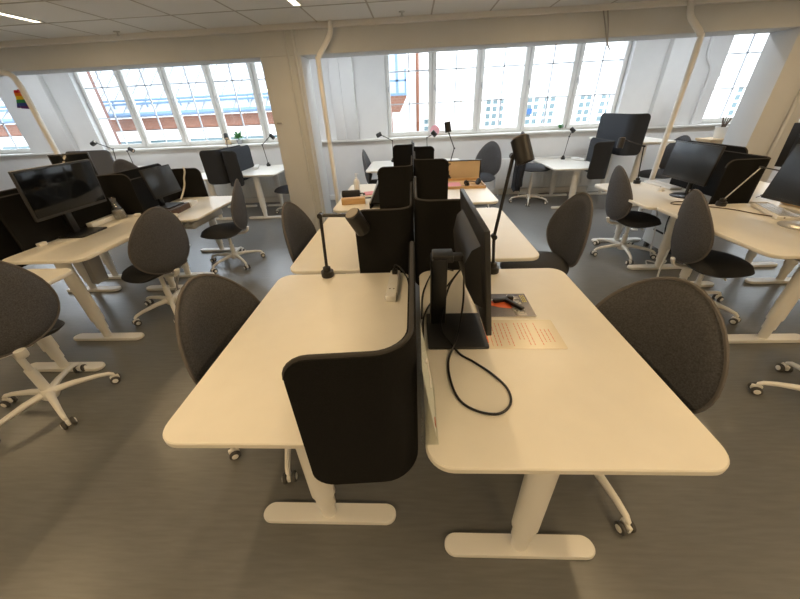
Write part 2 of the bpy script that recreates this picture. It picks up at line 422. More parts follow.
# ---------------------------------------------------------------- felt screens
def screen(label, pts, z0, z1, th=.022, m='felt', r=.09, cr=.06):
    P = [Vector((p[0], p[1], 0)) for p in pts]
    path = [P[0]]
    for i in range(1, len(P)-1):
        a, q, c = P[i-1], P[i], P[i+1]
        d1 = (a-q).normalized(); d2 = (c-q).normalized()
        s = q+d1*r; e = q+d2*r; ctr = q+(d1+d2)*r
        for k in range(9):
            a0 = k/8*PI/2
            path.append(ctr - d2*r*math.cos(a0) - d1*r*math.sin(a0))
    path.append(P[-1])
    # resample
    fine = [path[0]]
    for p in path[1:]:
        d = (p-fine[-1]).length; n = max(1, int(d/.05)); q0 = fine[-1]
        for k in range(1, n+1): fine.append(q0+(p-q0)*k/n)
    # extra points at the ends for the rounded corners
    def ends(f):
        d = (f[1]-f[0]).normalized(); ex = [f[0]+d*cr*(1-math.cos(k/6*PI/2)) for k in range(7)]
        return ex+[p for p in f[1:] if (p-f[0]).length > cr*1.05]
    fine = ends(fine); fine = ends(fine[::-1])[::-1]
    S = [0]
    for p, q in zip(fine, fine[1:]): S.append(S[-1]+(q-p).length)
    T = S[-1]
    loc = Vector(((P[0].x+P[-1].x)/2, (P[0].y+P[-1].y)/2, z0))
    t = thing('desk_screen', label, 'desk screen', loc)
    NZ = 6; b = N(); F, B = [], []; topline = []
    for i, p in enumerate(fine):
        d = (fine[min(i+1, len(fine)-1)]-fine[max(i-1, 0)]).normalized(); nn = Vector((-d.y, d.x, 0))
        e = min(S[i], T-S[i]); ins = 0
        if e < cr: ins = cr - math.sqrt(max(0, cr*cr-(cr-e)**2))
        lo, hi = z0+ins, z1-ins
        F.append([b.verts.new(p+nn*th/2+Vector((0, 0, lo+(hi-lo)*k/NZ))-loc) for k in range(NZ+1)])
        B.append([b.verts.new(p-nn*th/2+Vector((0, 0, lo+(hi-lo)*k/NZ))-loc) for k in range(NZ+1)])
        topline.append(p+Vector((0, 0, hi))-loc)
    n = len(fine)
    for i in range(n-1):
        for k in range(NZ):
            b.faces.new((F[i][k], F[i+1][k], F[i+1][k+1], F[i][k+1])); b.faces.new((B[i][k], B[i][k+1], B[i+1][k+1], B[i+1][k]))
        b.faces.new((F[i][0], B[i][0], B[i+1][0], F[i+1][0])); b.faces.new((F[i][NZ], F[i+1][NZ], B[i+1][NZ], B[i][NZ]))
    for i in (0, n-1):
        for k in range(NZ): b.faces.new((F[i][k], F[i][k+1], B[i][k+1], B[i][k]))
    obj('felt_panel', b, m, t)
    b = N(); tube(b, topline, th*.30, 8); obj('edge_strip', b, 'piping', t)
    return t
screen('black felt screen wrapping the near end of the front left desk, closest to the camera', [(-.306, .530), (-.013, .550), (-.013, 1.27)], .607, 1.092)
screen('black felt screen standing on the second middle desk, left of the seam', [(-.33, 1.715), (-.018, 1.715), (-.018, 2.48)], .60, 1.09)
screen('black felt screen right of the seam, directly behind the tall monitor stand', [(.30, 1.735), (.008, 1.735), (.008, 2.48)], .60, 1.125)
screen('black felt screen in the third row of the middle desks, left of the seam', [(-.325, 3.04), (-.018, 3.04), (-.018, 3.80)], .62, 1.105)
screen('black felt screen in the third row of the middle desks, right of the seam', [(.315, 3.11), (.008, 3.11), (.008, 3.80)], .62, 1.145)
screen('small black felt screen on the farthest middle desk, left of the seam', [(-.305, 5.20), (-.018, 5.20), (-.018, 5.95)], .60, 1.08)
screen('small black felt screen on the farthest middle desk, right of the seam', [(.305, 5.20), (.008, 5.20), (.008, 5.95)], .60, 1.045)
screen('black felt screen behind the big dark monitor at the left', [(-2.895, 2.12), (-2.895, 3.046), (-2.645, 3.046)], .70, 1.13)
screen('black felt screen behind the small monitor at the left', [(-2.975, 3.28), (-2.975, 4.10), (-2.63, 4.10)], .62, 1.02)
screen('black felt screen of the desk beyond, rising over the left row at the left edge', [(-3.045, 1.70), (-3.045, 3.040)], .62, 1.145)
screen('black felt screen over the desk beyond the small left monitor', [(-3.045, 3.10), (-3.045, 4.05)], .62, 1.10)
screen('black felt screen end panel beside the pipe monitor, lamp arm crossing it', [(2.60, 2.945), (2.965, 2.945), (2.965, 3.95)], .65, 1.072)
screen('black felt screen of the desk across, topping the right screens', [(3.0, 3.25), (3.0, 4.02)], .62, 1.115)
screen('black screen hanging low at the near end of the low window desk, right side', [(2.66, 5.295), (2.965, 5.295), (2.965, 6.05)], .48, .995, m='feltlit')
screen('tall black screen, window light painted in, on the raised desk at the back right', [(3.34, 5.295), (3.09, 5.295), (3.09, 6.15)], .80, 1.335, m='feltlit')
screen('left one of two black screens under the left windows', [(-3.285, 5.26), (-2.995, 5.26), (-2.995, 6.05)], .615, 1.11, m='feltlit')
screen('right one of two black screens under the left windows, beside the white desk', [(-2.70, 5.245), (-2.955, 5.245), (-2.955, 6.25)], .575, 1.09, m='feltlit')
screen('felt panel, window light painted in as grey, behind the big dark monitor, under the far left window', [(-5.56, 5.40), (-4.82, 5.40)], .76, 1.165, m='feltlit_far')

# ---------------------------------------------------------------- chairs
def egg_pt(phi, r, a=.258, h=.268, k=.22):
    s = math.sin(phi)
    return a*math.cos(phi)*(1-k*s)*r, h*s*r
def shell(bm, fn, thick, NR=9, NA=40):
    """closed cushion: fn(phi, r) -> centre point and normal; thickness falls to the rim"""
    fr, bk = [], []
    for j in range(NR+1):
        r = j/NR; tt = thick(r)
        f, g = [], []
        for k in range(NA):
            p, n = fn(2*PI*k/NA, r)
            f.append(p+n*tt[0]); g.append(p-n*tt[1])
        fr.append(f); bk.append(g)
    cf = bm.verts.new(fr[0][0]); cb = bm.verts.new(bk[0][0])
    rim = [bm.verts.new((fr[NR][k]+bk[NR][k])/2) for k in range(NA)]
    for side, ctr, rows in ((1, cf, fr), (-1, cb, bk)):
        vs = [[bm.verts.new(p) for p in row] for row in rows[1:-1]] + [rim]
        for k in range(NA):
            q = (k+1) % NA
            bm.faces.new((ctr, vs[0][k], vs[0][q]) if side > 0 else (ctr, vs[0][q], vs[0][k]))
            for a, c in zip(vs, vs[1:]):
                bm.faces.new((a[k], c[k], c[q], a[q]) if side > 0 else (a[k], a[q], c[q], c[k]))
def back_fn(phi, r):
    x, z = egg_pt(phi, r)
    y = 1.05*x*x - .12*z + .28*z*z - .22*max(0, -z)**1.0*.25
    n = Vector((-2.1*x, 1, .12-.56*z)).normalized()
    return Vector((x, y, z)), n
def seat_fn(phi, r):
    c, s = math.cos(phi), math.sin(phi)
    w = .245*(1-.16*s); d = .248
    e = .88
    x = w*math.copysign(abs(c)**e, c)*r; y = d*math.copysign(abs(s)**e, s)*r
    z = -.55*x*x - (.75*max(0, y-.02)**2) + .5*min(0, y+.05)**2
    return Vector((x, y, z)), Vector((1.1*x, 1.5*max(0, y-.02), 1)).normalized()
def make_chair():
    t = thing('office_chair', '', 'chair', (0, 0, 0), 0, 'egg-backed office chairs')
    b = N(); shell(b, back_fn, lambda r: ((.026*math.sqrt(max(0, 1-r**5))), (.022*math.sqrt(max(0, 1-r**5)))))
    for v in b.verts: v.co += Vector((0, -.255, .685))
    bk = obj('backrest', b, 'back', t, sharp=70)
    b = N(); pts = []
    for k in range(41):
        p, n = back_fn(2*PI*k/40, 1.0); pts.append(p+Vector((0, -.255, .685)))
    tube(b, pts, .0075, 6, cap=False); obj('edge_strip', b, 'rim', bk)  # tube round the backrest carries the painted lit edge
    b = N(); shell(b, seat_fn, lambda r: ((.042*math.sqrt(max(0, 1-r**4))), (.050*math.sqrt(max(0, 1-r**3)))))
    for v in b.verts: v.co += Vector((0, .03, .43))
    obj('seat', b, 'seat', t, sharp=70)
    b = N(); tube(b, smooth_path([(0, .0, .372), (0, -.12, .360), (0, -.19, .366), (0, -.225, .385), (0, -.240, .425)], 5), .026, 12, flat=.55); obj('back_bracket', b, 'steel', t)
    b = N(); box(b, (0, .01, .372), (.15, .22, .035), .012); tube(b, [(.06, .03, .368), (.16, .04, .360), (.20, .045, .356)], .007, 8); obj('tilt_mechanism', b, 'steel', t)
    b = N(); tube(b, [(0, 0, .06), (0, 0, .23)], .026, 14); tube(b, [(0, 0, .225), (0, 0, .36)], .018, 14); obj('gas_lift', b, 'steel', t)
    b = N(); lathe(b, [(.038, .062), (.045, .075), (.045, .115), (.032, .135)], seg=18); obj('hub', b, 'steel', t)
    for k in range(5):
        a = 2*PI*k/5+PI/2; d = Vector((math.cos(a), math.sin(a), 0))
        b = N(); tube(b, [d*.02+V(0, 0, .105), d*.12+V(0, 0, .108), d*.24+V(0, 0, .096), d*.295+V(0, 0, .082), d*.315+V(0, 0, .066)], [.023, .019, .0145, .013, .011], 10); obj('base_leg', b, 'steel', t)
        ax = Vector((-d.y, d.x, 0)); c0 = d*.312+V(0, 0, .028)
        b = N(); tube(b, [c0+V(0, 0, .04), c0+V(0, 0, .03)], .010, 8); box(b, c0+V(0, 0, .012), (.018, .05, .034), .006, Matrix.Rotation(a-PI/2, 3, 'Z'))
        cs = obj('caster', b, 'steel', t)
        b = N(); R = rotdir(ax)
        for s in (-1, 1): lathe(b, [(.022, -.009), (.0265, -.006), (.0265, .006), (.022, .009)], c0+ax*.022*s, 16, R)
        obj('wheel', b, 'tyre', cs)
        for s in (-1, 1):
            b = N(); lathe(b, [(.016, .0), (.016, .003), (.010, .005)], c0+ax*(.022+.0085)*s, 14, rotdir(ax*s)); obj('hubcap', b, 'steel', cs)
    return t
chair0 = make_chair(); used = []
def chair(label, x, y, ang, lift=0., z=0., off=0.):
    """ang: direction the sitter faces, in degrees from +x"""
    rz = math.radians(ang-90)
    if not used:
        o = chair0; o.location = (x, y, z); o.rotation_euler = (0, 0, rz); o['label'] = label
    else: o = dup(chair0, (x, y, z), rz, label)
    used.append(o)
    for c in o.children:
        if c.name.split('.')[0] in ('base_leg', 'caster'): c.rotation_euler.z = math.radians(off)
    if lift:
        for c in o.children:
            s = c.name.split('.')[0]
            if s in ('backrest', 'seat', 'back_bracket', 'tilt_mechanism'): c.location.z += lift
            if s == 'gas_lift': c.scale.z = (.36+lift)/.36
    return o
chair('charcoal office chair at the left front desk, brown-grey backrest beside the desk edge', -.715, 1.175, -9, off=6)
chair('large dark office chair at the left edge of the photo, back to the camera', -2.34, 1.36, 154, .105, off=28)
chair('dark office chair at the big left monitor, its back turned to the right', -2.30, 2.50, 166, .01)
chair('grey office chair turned sideways by the small left monitor, whole star base visible', -2.20, 3.55, 196, off=-22)
chair('grey office chair in front of the left column, at the second middle desk', -.74, 2.48, -5)
chair('dark brown office chair at the right front desk, backrest only above desk edge', .775, .985, 206, off=6)
chair('brown-grey office chair behind the right front desk, concave front facing left', .965, 2.38, 185, .02)
chair('blue-black office chair against the window wall right of the wooden pinboard', 1.13, 5.82, 222, .05)
chair('office chair behind the lamp head with a dark jacket hanging from it', 2.04, 5.92, -32, .17, off=-4)
chair('grey office chair at the right in the aisle, at the pipe-side monitor', 2.36, 3.53, -6, off=-24)
chair('large grey office chair at the right, at the silver-footed monitor', 2.31, 2.40, -14, off=28)
chair('office chair cut by the right edge, only one caster leg in view', 2.30, 1.30, 10)
chair('blue-grey office chair seen edge-on at the farthest middle desk', -.56, 5.75, 0, .03)
chair('dark office chair half hidden by the left column under the left windows', -2.16, 5.72, 186)
chair('office chair of which only the top shows above the left screens', -4.30, 5.20, 90, .12)
chair('dark office chair behind the right pipe, at the raised desk', 3.92, 5.62, 188, .05)

# ---------------------------------------------------------------- monitors
def monitor(label, x, y, z, ang, w, h, zc, tilt=6., stand='plate', m='screen', post=.10, bez='bezel', basec='black'):
    """root on the desk under the panel; local +y is the way the display faces"""
    t = thing('monitor', label, 'monitor', (x, y, z), math.radians(ang-90))
    R = Matrix.Rotation(math.radians(tilt), 3, 'X'); hc = zc-z
    b = N(); box(b, (0, 0, hc), (w, .022, h), .004, R); body = obj('monitor_panel', b, bez, t)
    b = N(); box(b, Vector((0, 0, hc))+R @ Vector((0, .0115, .004)), (w-.022, .003, h-.034), .0008, R); obj('display', b, m, body)
    b = N()
    # tapered bulge at the back
    vs = []
    for yy, sx, sz in ((-.010, .40, .36), (-.042, .34, .26)):
        vs.append([b.verts.new(Vector((0, 0, hc))+R @ Vector((q[0]*w*sx*1.0, yy, q[1]*h*sz-.02))) for q in ((-1, -1), (1, -1), (1, 1), (-1, 1))])
    for k in range(4): b.faces.new((vs[0][k], vs[0][(k+1) % 4], vs[1][(k+1) % 4], vs[1][k]))
    b.faces.new(vs[0][::-1]); b.faces.new(vs[1])
    obj('rear_housing', b, bez, body)
    if stand == 'plate':
        b = N(); box(b, (0, -post, hc/2), (.055, .030, hc), .006); box(b, (0, -post/2-.01, hc-.01), (.05, post, .05), .006); obj('stand_post', b, basec, t)
        b = N(); plate(b, rrect(.25, .21, .012, 3), 0, .012, (0, -post+.055, 0), .002); obj('stand_base', b, basec, t)
    elif stand == 'round':
        b = N(); tube(b, [(0, -post, .008), (0, -post*.9, hc*.5), (0, -post*.5, hc)], [.026, .020, .022], 12); obj('stand_post', b, 'black', t)
        b = N(); lathe(b, [(.115, 0), (.118, .006), (.10, .014), (.03, .020)], (0, -post+.03, 0), 28); obj('stand_base', b, basec, t)
        b = N(); box(b, (0, -post*.9, .055), (.05, .012, .03), .004); obj('stand_badge', b, 'silver', t)
    return t
monitor('big dark flat monitor at the left, tilted towards the aisle', -2.72, 2.49, .765, 0, .615, .345, 1.125, -5, 'plate', post=.10)
monitor('small square-cornered monitor behind the second left chair', -2.62, 3.40, .743, -2, .40, .28, 1.00, 8, 'plate', 'screenmatte', post=.10)
monitor('dark monitor on the right desk in front of the pipe', 2.63, 3.37, .68, 180, .57, .33, .995, 5, 'round', 'screenmatte', post=.09)
monitor('monitor cut by the right edge, on a silver oval foot', 2.70, 2.27, .73, 186, .62, .37, 1.04, 10, 'round', 'screenmatte', post=.02, basec='silver')
monitor('tall dark screen at the right edge in front of the right column', 3.46, 3.05, .73, 20, .58, .36, 1.12, 5, 'plate')
monitor('small dark monitor back peeking over the big left monitor, beside pipe', -3.70, 3.62, .70, -60, .34, .24, 1.16, 5, 'plate')

# the tall monitor on the right front desk, seen from behind
t = thing('monitor', 'tall black monitor seen from behind on the right front desk', 'monitor', (.165, 1.11, .73))
R = Matrix.Rotation(math.radians(-6.5), 3, 'Y')
pc = Vector((.260-.165, 1.335-1.11, .988-.73)); PH = .43; PW = .64
b = N(); box(b, pc, (.020, PW, PH), .003, R); body = obj('monitor_panel', b, 'bezel', t)
b = N(); box(b, pc+R @ V(.0105, 0, 0), (.003, PW-.02, PH-.03), .0008, R); obj('display', b, 'screen', body)
b = N(); vs = []
for xx, sy, z0, z1 in ((-.010, .38, -.13, .135), (-.040, .36, -.115, .115), (-.066, .31, -.05, .05)):
    vs.append([b.verts.new(pc+R @ Vector((xx, q*PW*sy, zz))) for q, zz in ((-1, z0), (1, z0), (1, z1), (-1, z1))])
for r0, r1 in zip(vs, vs[1:]):
    for k in range(4): b.faces.new((r0[k], r0[(k+1) % 4], r1[(k+1) % 4], r1[k]))
b.faces.new(vs[0][::-1]); b.faces.new(vs[-1])
obj('rear_housing', b, 'bezel', body)
b = N(); box(b, (-.070, .09, .155), (.064, .095, .31), .006); obj('stand_post', b, 'black', t)
b = N(); box(b, (-.055, .10, .305), (.085, .08, .034), .006); box(b, (.0, .10, .300), (.06, .045, .024), .004); obj('stand_arm', b, 'bezel', t)
b = N(); plate(b, rrect(.24, .245, .008, 3), 0, .010, (0, 0, 0), .002); obj('stand_base', b, 'bezel', t)

# ---------------------------------------------------------------- lamps
def lamp(label, base, pts, head_dir, hl=.10, hr=.036, col='satin', r=.0085, root_h=.045):
    """base on the desk; pts: joints in world coordinates, the last is the head's back end"""
    B = Vector(base); t = thing('desk_lamp', label, 'lamp', B)
    P = [Vector(p)-B for p in pts]
    b = N(); lathe(b, [(.034, 0), (.036, .004), (.036, root_h*.75), (.022, root_h*.8), (.022, root_h*1.25), (.012, root_h*1.4)], seg=20); obj('lamp_base', b, 'satin', t)
    chain = [Vector((0, 0, root_h))]+P
    for i, (p, q) in enumerate(zip(chain, chain[1:])):
        b = N(); tube(b, [p, q], r, 10); obj('lamp_arm', b, 'satin' if not (col == 'chrome' and i == 0) else 'silver', t)
        if i < len(chain)-2:
            b = N(); R = Vector((0, 1, 0)); tube(b, [q-R*.018, q+R*.018], r*1.7, 12); obj('lamp_joint', b, 'satin', t)
    d = Vector(head_dir).normalized(); c = P[-1]
    b = N(); lathe(b, [(hr*.85, -hl*.5), (hr, -hl*.46), (hr, hl*.5), (hr*.90, hl*.5), (hr*.88, hl*.36)], c, 22, rotdir(d)); hd = obj('lamp_head', b, 'satin', t)
    b = N(); lathe(b, [(hr*.82, -hl*.53), (hr*.84, -hl*.50)], c, 22, rotdir(d)); obj('lamp_end_cap', b, 'caplit', hd)
    b = N(); lathe(b, [(hr*.87, hl*.37), (hr*.80, hl*.40), (hr*.3, hl*.43)], c, 20, rotdir(d)); obj('lamp_bulb_cover', b, 'lampin', hd)
    return t
lamp('black desk lamp with horizontal arm on the back corner of the left front desk', (-.512, 1.66, .73), [(-.497, 1.66, 1.087), (-.325, 1.655, 1.083), (-.298, 1.64, 1.052)], (.35, .35, -.85), .125, .042)
lamp('black desk lamp with raised head behind the tall monitor', (.438, 1.665, .73), [(.426, 1.67, .94), (.478, 1.69, 1.335), (.512, 1.67, 1.362)], (.28, -.35, -.9), .116, .042)
lamp('black desk lamp on the right desk, thin bright arm leaning over the screen', (2.595, 2.83, .73), [(2.745, 2.80, 1.035), (2.99, 2.86, .985), (3.03, 2.87, .985)], (.7, .2, -.5), .08, .032, col='chrome', r=.0048)
lamp('slim black lamp on the low window desk right of the jacket chair', (2.66, 6.28, .64), [(2.70, 6.30, 1.0), (2.735, 6.30, 1.10)], (.5, -.4, -.6), .085, .032, r=.006)
lamp('slim black lamp on the white desk beside the left column', (-2.66, 6.22, .73), [(-2.68, 6.2, 1.085), (-2.50, 6.2, 1.222), (-2.47, 6.2, 1.21)], (.6, 0, -.6), .085, .032, r=.006)
lamp('slim black lamp left of the middle screens, head in front of the sill', (-.36, 6.12, .73), [(-.355, 6.1, 1.07), (-.50, 6.1, 1.145), (-.58, 6.1, 1.168)], (-.9, 0, -.4), .09, .034, r=.006)
lamp('black lamp with bright-lit back on the farthest right middle desk, near the pink cushion', (.235, 5.88, .73), [(.225, 5.9, 1.11), (.34, 5.9, 1.165)], (.6, 0, -.6), .09, .036, r=.006)
lamp('black lamp with zigzag arms beside the wooden pinboard', (.44, 4.34, .73), [(.455, 4.36, .92), (.505, 4.38, 1.095), (.435, 4.38, 1.26), (.418, 4.38, 1.33)], (.15, 0, -1), .11, .038, r=.006)
lamp('slim black lamp at the far left, head pointing left over the window-lit panel', (-5.20, 5.86, .80), [(-5.18, 5.9, 1.145), (-5.42, 5.9, 1.245), (-5.47, 5.9, 1.245)], (-.9, 0, -.4), .09, .034, r=.006)
lamp('slim black lamp at the far left, leaning stem, right of the other one', (-4.90, 5.86, .80), [(-4.94, 5.9, 1.105), (-4.86, 5.9, 1.12)], (.8, 0, -.5), .08, .032, r=.006)
lamp('slim black lamp standing behind the two left window screens', (-3.33, 6.22, .70), [(-3.335, 6.22, 1.05), (-3.30, 6.22, 1.24)], (.3, -.6, -.7), .09, .036, r=.006)
lamp('black lamp on the pipe-side desk corner, arm bent against the raised screen', (2.60, 4.00, .68), [(2.55, 4.0, 1.077), (2.325, 3.99, 1.145), (2.285, 3.99, 1.12)], (-.15, -.2, -1), .10, .034, r=.006)

# ---------------------------------------------------------------- things on the front desks
t = thing('power_strip', 'white power strip on the back right corner of the left front desk', 'power strip', (-.120, 1.50, .73), math.radians(-2))
b = N(); box(b, (0, 0, .019), (.056, .30, .036), .010); obj('strip_housing', b, 'pot', t)
b = N()
for yy in (-.02, .035, .09): lathe(b, [(.017, .0375), (.018, .0385), (.014, .0385)], (0, yy, 0), 16)
obj('sockets', b, 'trim', t)
b = N()
for xx in (-.010, .010): lathe(b, [(.004, .0372), (.004, .0385)], (xx, -.075, 0), 10)
obj('socket_holes', b, 'brown', t)
b = N(); box(b, (0, -.122, .0185), (.0575, .055, .034), .010); obj('end_cap', b, 'grey', t)
b = N(); box(b, (.002, .095, .052), (.030, .034, .026), .006); tube(b, smooth_path([(0, .095, .064), (.004, .105, .085), (.03, .10, .075), (.07, .04, .045), (.083, .0, .02), (.086, -.05, .006)], 5), .0045, 8)
tag(obj('power_plug', b, 'black', None, (-.120, 1.50, .73), math.radians(-2)), 'black plug with its cable in the power strip on the left front desk', 'plug')

t = thing('magazine', 'dark magazine with orange and white cover print beside the tall monitor', 'magazine', (.417, 1.305, .73), math.radians(-1))
b = N(); bx(b, -.135, .118, -.100, .100, 0, .003); bx(b, -.134, .116, -.098, .098, .003, .0055); obj('pages', b, 'paper', t)
b = N(); bx(b, -.135, .120, -.1005, .1005, .0055, .0065); obj('front_cover', b, 'cover', t)
b = N(); plate(b, [(-.12, .045), (-.03, .05), (.045, .035), (.06, .01), (.045, -.02), (.02, -.035), (-.03, -.025), (-.08, .0)], .0065, .0070); obj('cover_picture', b, 'orange', t)
b = N()
random.seed(3)
for i, yy in enumerate((-.082, -.060, -.036, -.012, .012, .036, .060, .078)):
    x0, hw = .030, .0105; x1 = x0+(.052, .044, .052, .040, .052, .046, .052, .034)[i]
    bx(b, x0, x1, yy-hw, yy-hw+.0075, .0065, .0072); bx(b, x0, x0+.012, yy-hw, yy+hw, .0065, .0072)
    if i % 2 == 0: bx(b, x0, x1, yy+hw-.0075, yy+hw, .0065, .0072); bx(b, x1-.009, x1, yy-hw, yy+hw, .0065, .0072)
    if i % 3: bx(b, x0+.02, x0+.028, yy-hw, yy+hw, .0065, .0072)
obj('cover_title', b, 'white', t)
b = N()
for i, xx in enumerate((.091, .099, .107)):
    yy = .02
    while yy < .085:
        l = random.uniform(.008, .02); bx(b, xx, xx+.004, yy, min(yy+l, .088), .0065, .0071); yy += l+.004
obj('cover_lines', b, 'yellow', t)
t = thing('presentation_clip', 'folded black gadget lying on the magazine', 'gadget', (.430, 1.30, .737), 0)
b = N(); box(b, (-.02, .032, .010), (.085, .022, .018), .005, Matrix.Rotation(.25, 3, 'Z')); box(b, (.022, .042, .013), (.028, .026, .024), .005); obj('body', b, 'black', t)
b = N(); box(b, (.028, -.012, .011), (.022, .10, .016), .005, Matrix.Rotation(.62, 3, 'Z')); obj('arm', b, 'black', t)
b = N(); tube(b, smooth_path([(-.06, .030, .008), (-.08, .036, .012), (-.092, .026, .012), (-.078, .018, .008)], 4), .004, 8); obj('ring', b, 'silver', t)

t = thing('printed_sheet', 'laminated sheet of red print lying in front of the magazine', 'paper', (.425, 1.085, .73), math.radians(-1))
b = N(); plate(b, rrect(.325, .198, .008, 3), 0, .0012, (0, 0, 0)); obj('sheet', b, 'paper2', t)
b = N(); random.seed(5)
for i in range(17):
    xx = .128-.0165*i
    if i in (4, 9): continue
    yy = .075 if i > 2 else .03
    end = random.choice((-.082, -.075, -.04, -.08))
    if i <= 2: end = -.055
    while yy > end:
        l = random.uniform(.008, .024); bx(b, xx-.0016, xx+.0016, max(yy-l, end), yy, .0012, .0015); yy -= l+.004
obj('red_print', b, 'red', t)
b = N(); bx(b, -.150, -.133, -.06, -.015, .0012, .0016); obj('red_mark', b, 'orange', t)

# acrylic sign holder leaning by the screen
t = thing('sign_holder', 'clear acrylic sign holder beside the front felt screen', 'sign holder', (.026, .70, .73))
def panel3(bm, a, bb, c, d, th):
    a, bb, c, d = map(Vector, (a, bb, c, d)); n = (bb-a).cross(d-a).normalized()*th/2
    f = [bm.verts.new(p+n) for p in (a, bb, c, d)]; g = [bm.verts.new(p-n) for p in (a, bb, c, d)]
    bm.faces.new(f); bm.faces.new(g[::-1])
    for k in range(4): bm.faces.new((f[k], f[(k+1) % 4], g[(k+1) % 4], g[k]))
b = N(); panel3(b, (.030, -.130, .002), (.030, .085, .002), (-.014, .085, .29), (-.014, -.130, .29), .003); obj('front_panel', b, 'acrylic', t)
b = N(); panel3(b, (-.016, -.130, .002), (-.016, .085, .002), (-.018, .085, .29), (-.018, -.130, .29), .003); obj('rear_panel', b, 'acrylic', t)
b = N(); panel3(b, (-.016, -.130, .002), (.030, -.130, .002), (.030, .085, .002), (-.016, .085, .002), .003); obj('foot_panel', b, 'acrylic', t)
M['insert'] = mat('pale_insert', (.78, .80, .77), .5)
b = N(); panel3(b, (.0245, -.122, .022), (.0245, .078, .022), (-.0145, .078, .28), (-.0145, -.122, .28), .001); obj('paper_insert', b, 'insert', t)
b = N(); box(b, (.0235, -.085, .042), (.002, .020, .022), 0, Matrix.Rotation(-.15, 3, 'Y')); obj('logo_mark', b, 'red', t)
b = N(); tube(b, [Vector((.030-.151*(.16+.05*math.sin(k/10*PI-.5*PI)), -.02+.05*math.cos(k/10*PI-.5*PI), .16+.05*math.sin(k/10*PI-.5*PI))) for k in range(11)], .003, 6); obj('printed_ring', b, 'white', t)

def cable(label, pts, r=.004, m='black', n=8):
    b = N(); tube(b, smooth_path(pts, n), r, 8); return tag(obj('cable', b, m), label, 'cable')
zt = .735
cable('black cable looping across the right front desk below the tall monitor', [(.215, 1.30, .92), (.205, 1.20, .83), (.175, 1.08, .765), (.150, 1.0, .752), (.118, .92, zt), (.115, .82, zt), (.135, .73, zt), (.185, .685, zt), (.25, .675, zt), (.295, .715, zt), (.30, .78, zt), (.262, .85, zt), (.21, .91, zt), (.165, .955, zt), (.135, 1.0, .752), (.105, 1.06, .765), (.105, 1.12, .80), (.150, 1.26, .87), (.215, 1.33, .93)], .0042)
cable('black cable behind the tall monitor stand running to the desk seam', [(.21, 1.36, .90), (.17, 1.42, .80), (.12, 1.40, zt), (.07, 1.33, zt), (.035, 1.22, zt), (.028, 1.10, zt), (.025, .98, zt)], .004)
cable('black cable arching over the back left corner of the right front desk', [(.20, 1.55, .80), (.14, 1.62, .785), (.09, 1.60, .76), (.05, 1.5, zt), (.03, 1.38, zt), (.024, 1.2, zt)], .004)

# ---------------------------------------------------------------- things on the third row
t = thing('pump_bottle', 'white pump bottle on the third left middle desk', 'bottle', (-.655, 3.80, .73))
mk('bottle_body', 'water', t, lathe, [(.030, 0), (.034, .006), (.034, .12), (.028, .14), (.013, .152)]); mk('pump', 'pot', t, lathe, [(.014, .152), (.014, .168), (.006, .170), (.006, .198), (.012, .2), (.012, .21)])
b = N(); tube(b, [(0, 0, .206), (.03, 0, .204)], .005, 8); obj('spout', b, 'pot', t)
t = thing('pencil_case', 'black rolled case lying behind the wooden box', 'case', (-.68, 3.56, .73), 0)
b = N(); tube(b, [(-.105, 0, .040), (-.10, 0, .040), (.085, .01, .040), (.09, .01, .040)], [.028, .038, .038, .026], 14); obj('case_body', b, 'jacket', t)
b = N(); tube(b, smooth_path([(.085, .0, .04), (.12, .0, .045), (.14, .02, .03), (.12, .03, .02)], 4), .006, 8); obj('strap', b, 'jacket', t)
b = N(); lathe(b, [(.018, 0), (.018, .004)], (-.107, 0, .04), 14, rotdir((-1, 0, 0))); obj('end_label', b, 'pot', t)
t = thing('wooden_box', 'long wooden box on the near corner of the third left desk', 'box', (-.62, 3.30, .73), math.radians(8))
b = N(); box(b, (0, 0, .028), (.24, .085, .05), .005); obj('box_body', b, 'wood', t)
b = N(); box(b, (0, 0, .056), (.242, .087, .007), .002); obj('lid', b, 'wood', t)
b = N(); box(b, (.15, .0, .05), (.12, .02, .012), .004, Matrix.Rotation(-.05, 3, 'Z')); tag(obj('marker_pen', b, 'black', None, (-.62, 3.30, .73), math.radians(8)), 'black marker sticking out beside the wooden box', 'pen')
t = thing('desk_organiser', 'black slanted desk organiser with light top edge left of the third screen', 'organiser', (-.30, 3.36, .73))
b = N(); panel3(b, (-.125, -.27, 0), (-.05, .30, 0), (-.05, .30, .225), (-.125, -.27, .050), .012); obj('side_panel', b, 'felt', t)
b = N(); tube(b, [(-.125, -.27, .054), (-.05, .30, .229)], .009, 8); obj('rim', b, 'silver', t)
b = N(); panel3(b, (-.115, -.265, .045), (.23, -.265, .045), (.23, .295, .218), (-.045, .295, .218), .012); obj('sloping_board', b, 'felt', t)
b = N(); bx(b, -.04, .23, .27, .295, 0, .20, .003); obj('rear_support', b, 'felt', t)
t = thing('paper_pile', 'pink and white papers beside the black organiser', 'papers', (-.50, 3.66, .73), .3)
b = N(); bx(b, -.09, .07, -.09, .09, 0, .012); obj('white_sheets', b, 'paper', t); b = N(); bx(b, -.05, .08, -.06, .08, .0121, .022); obj('pink_sheet', b, 'pink_paper', t)
t = thing('leather_pouch', 'small brown pouch against the black organiser', 'pouch', (-.38, 3.80, .73), .2)
b = N(); box(b, (0, 0, .035), (.07, .12, .07), .02); obj('pouch_body', b, 'brown', t); b = N(); box(b, (0, 0, .068), (.072, .10, .012), .005); obj('flap', b, 'brown', t)
t = thing('socket_box', 'small white socket box near the wooden box', 'socket', (-.385, 3.22, .73)); b = N(); box(b, (0, 0, .02), (.11, .055, .04), .008); obj('housing', b, 'pot', t)
b = N(); box(b, (.02, 0, .041), (.026, .022, .004), .001); obj('switch', b, 'black', t)

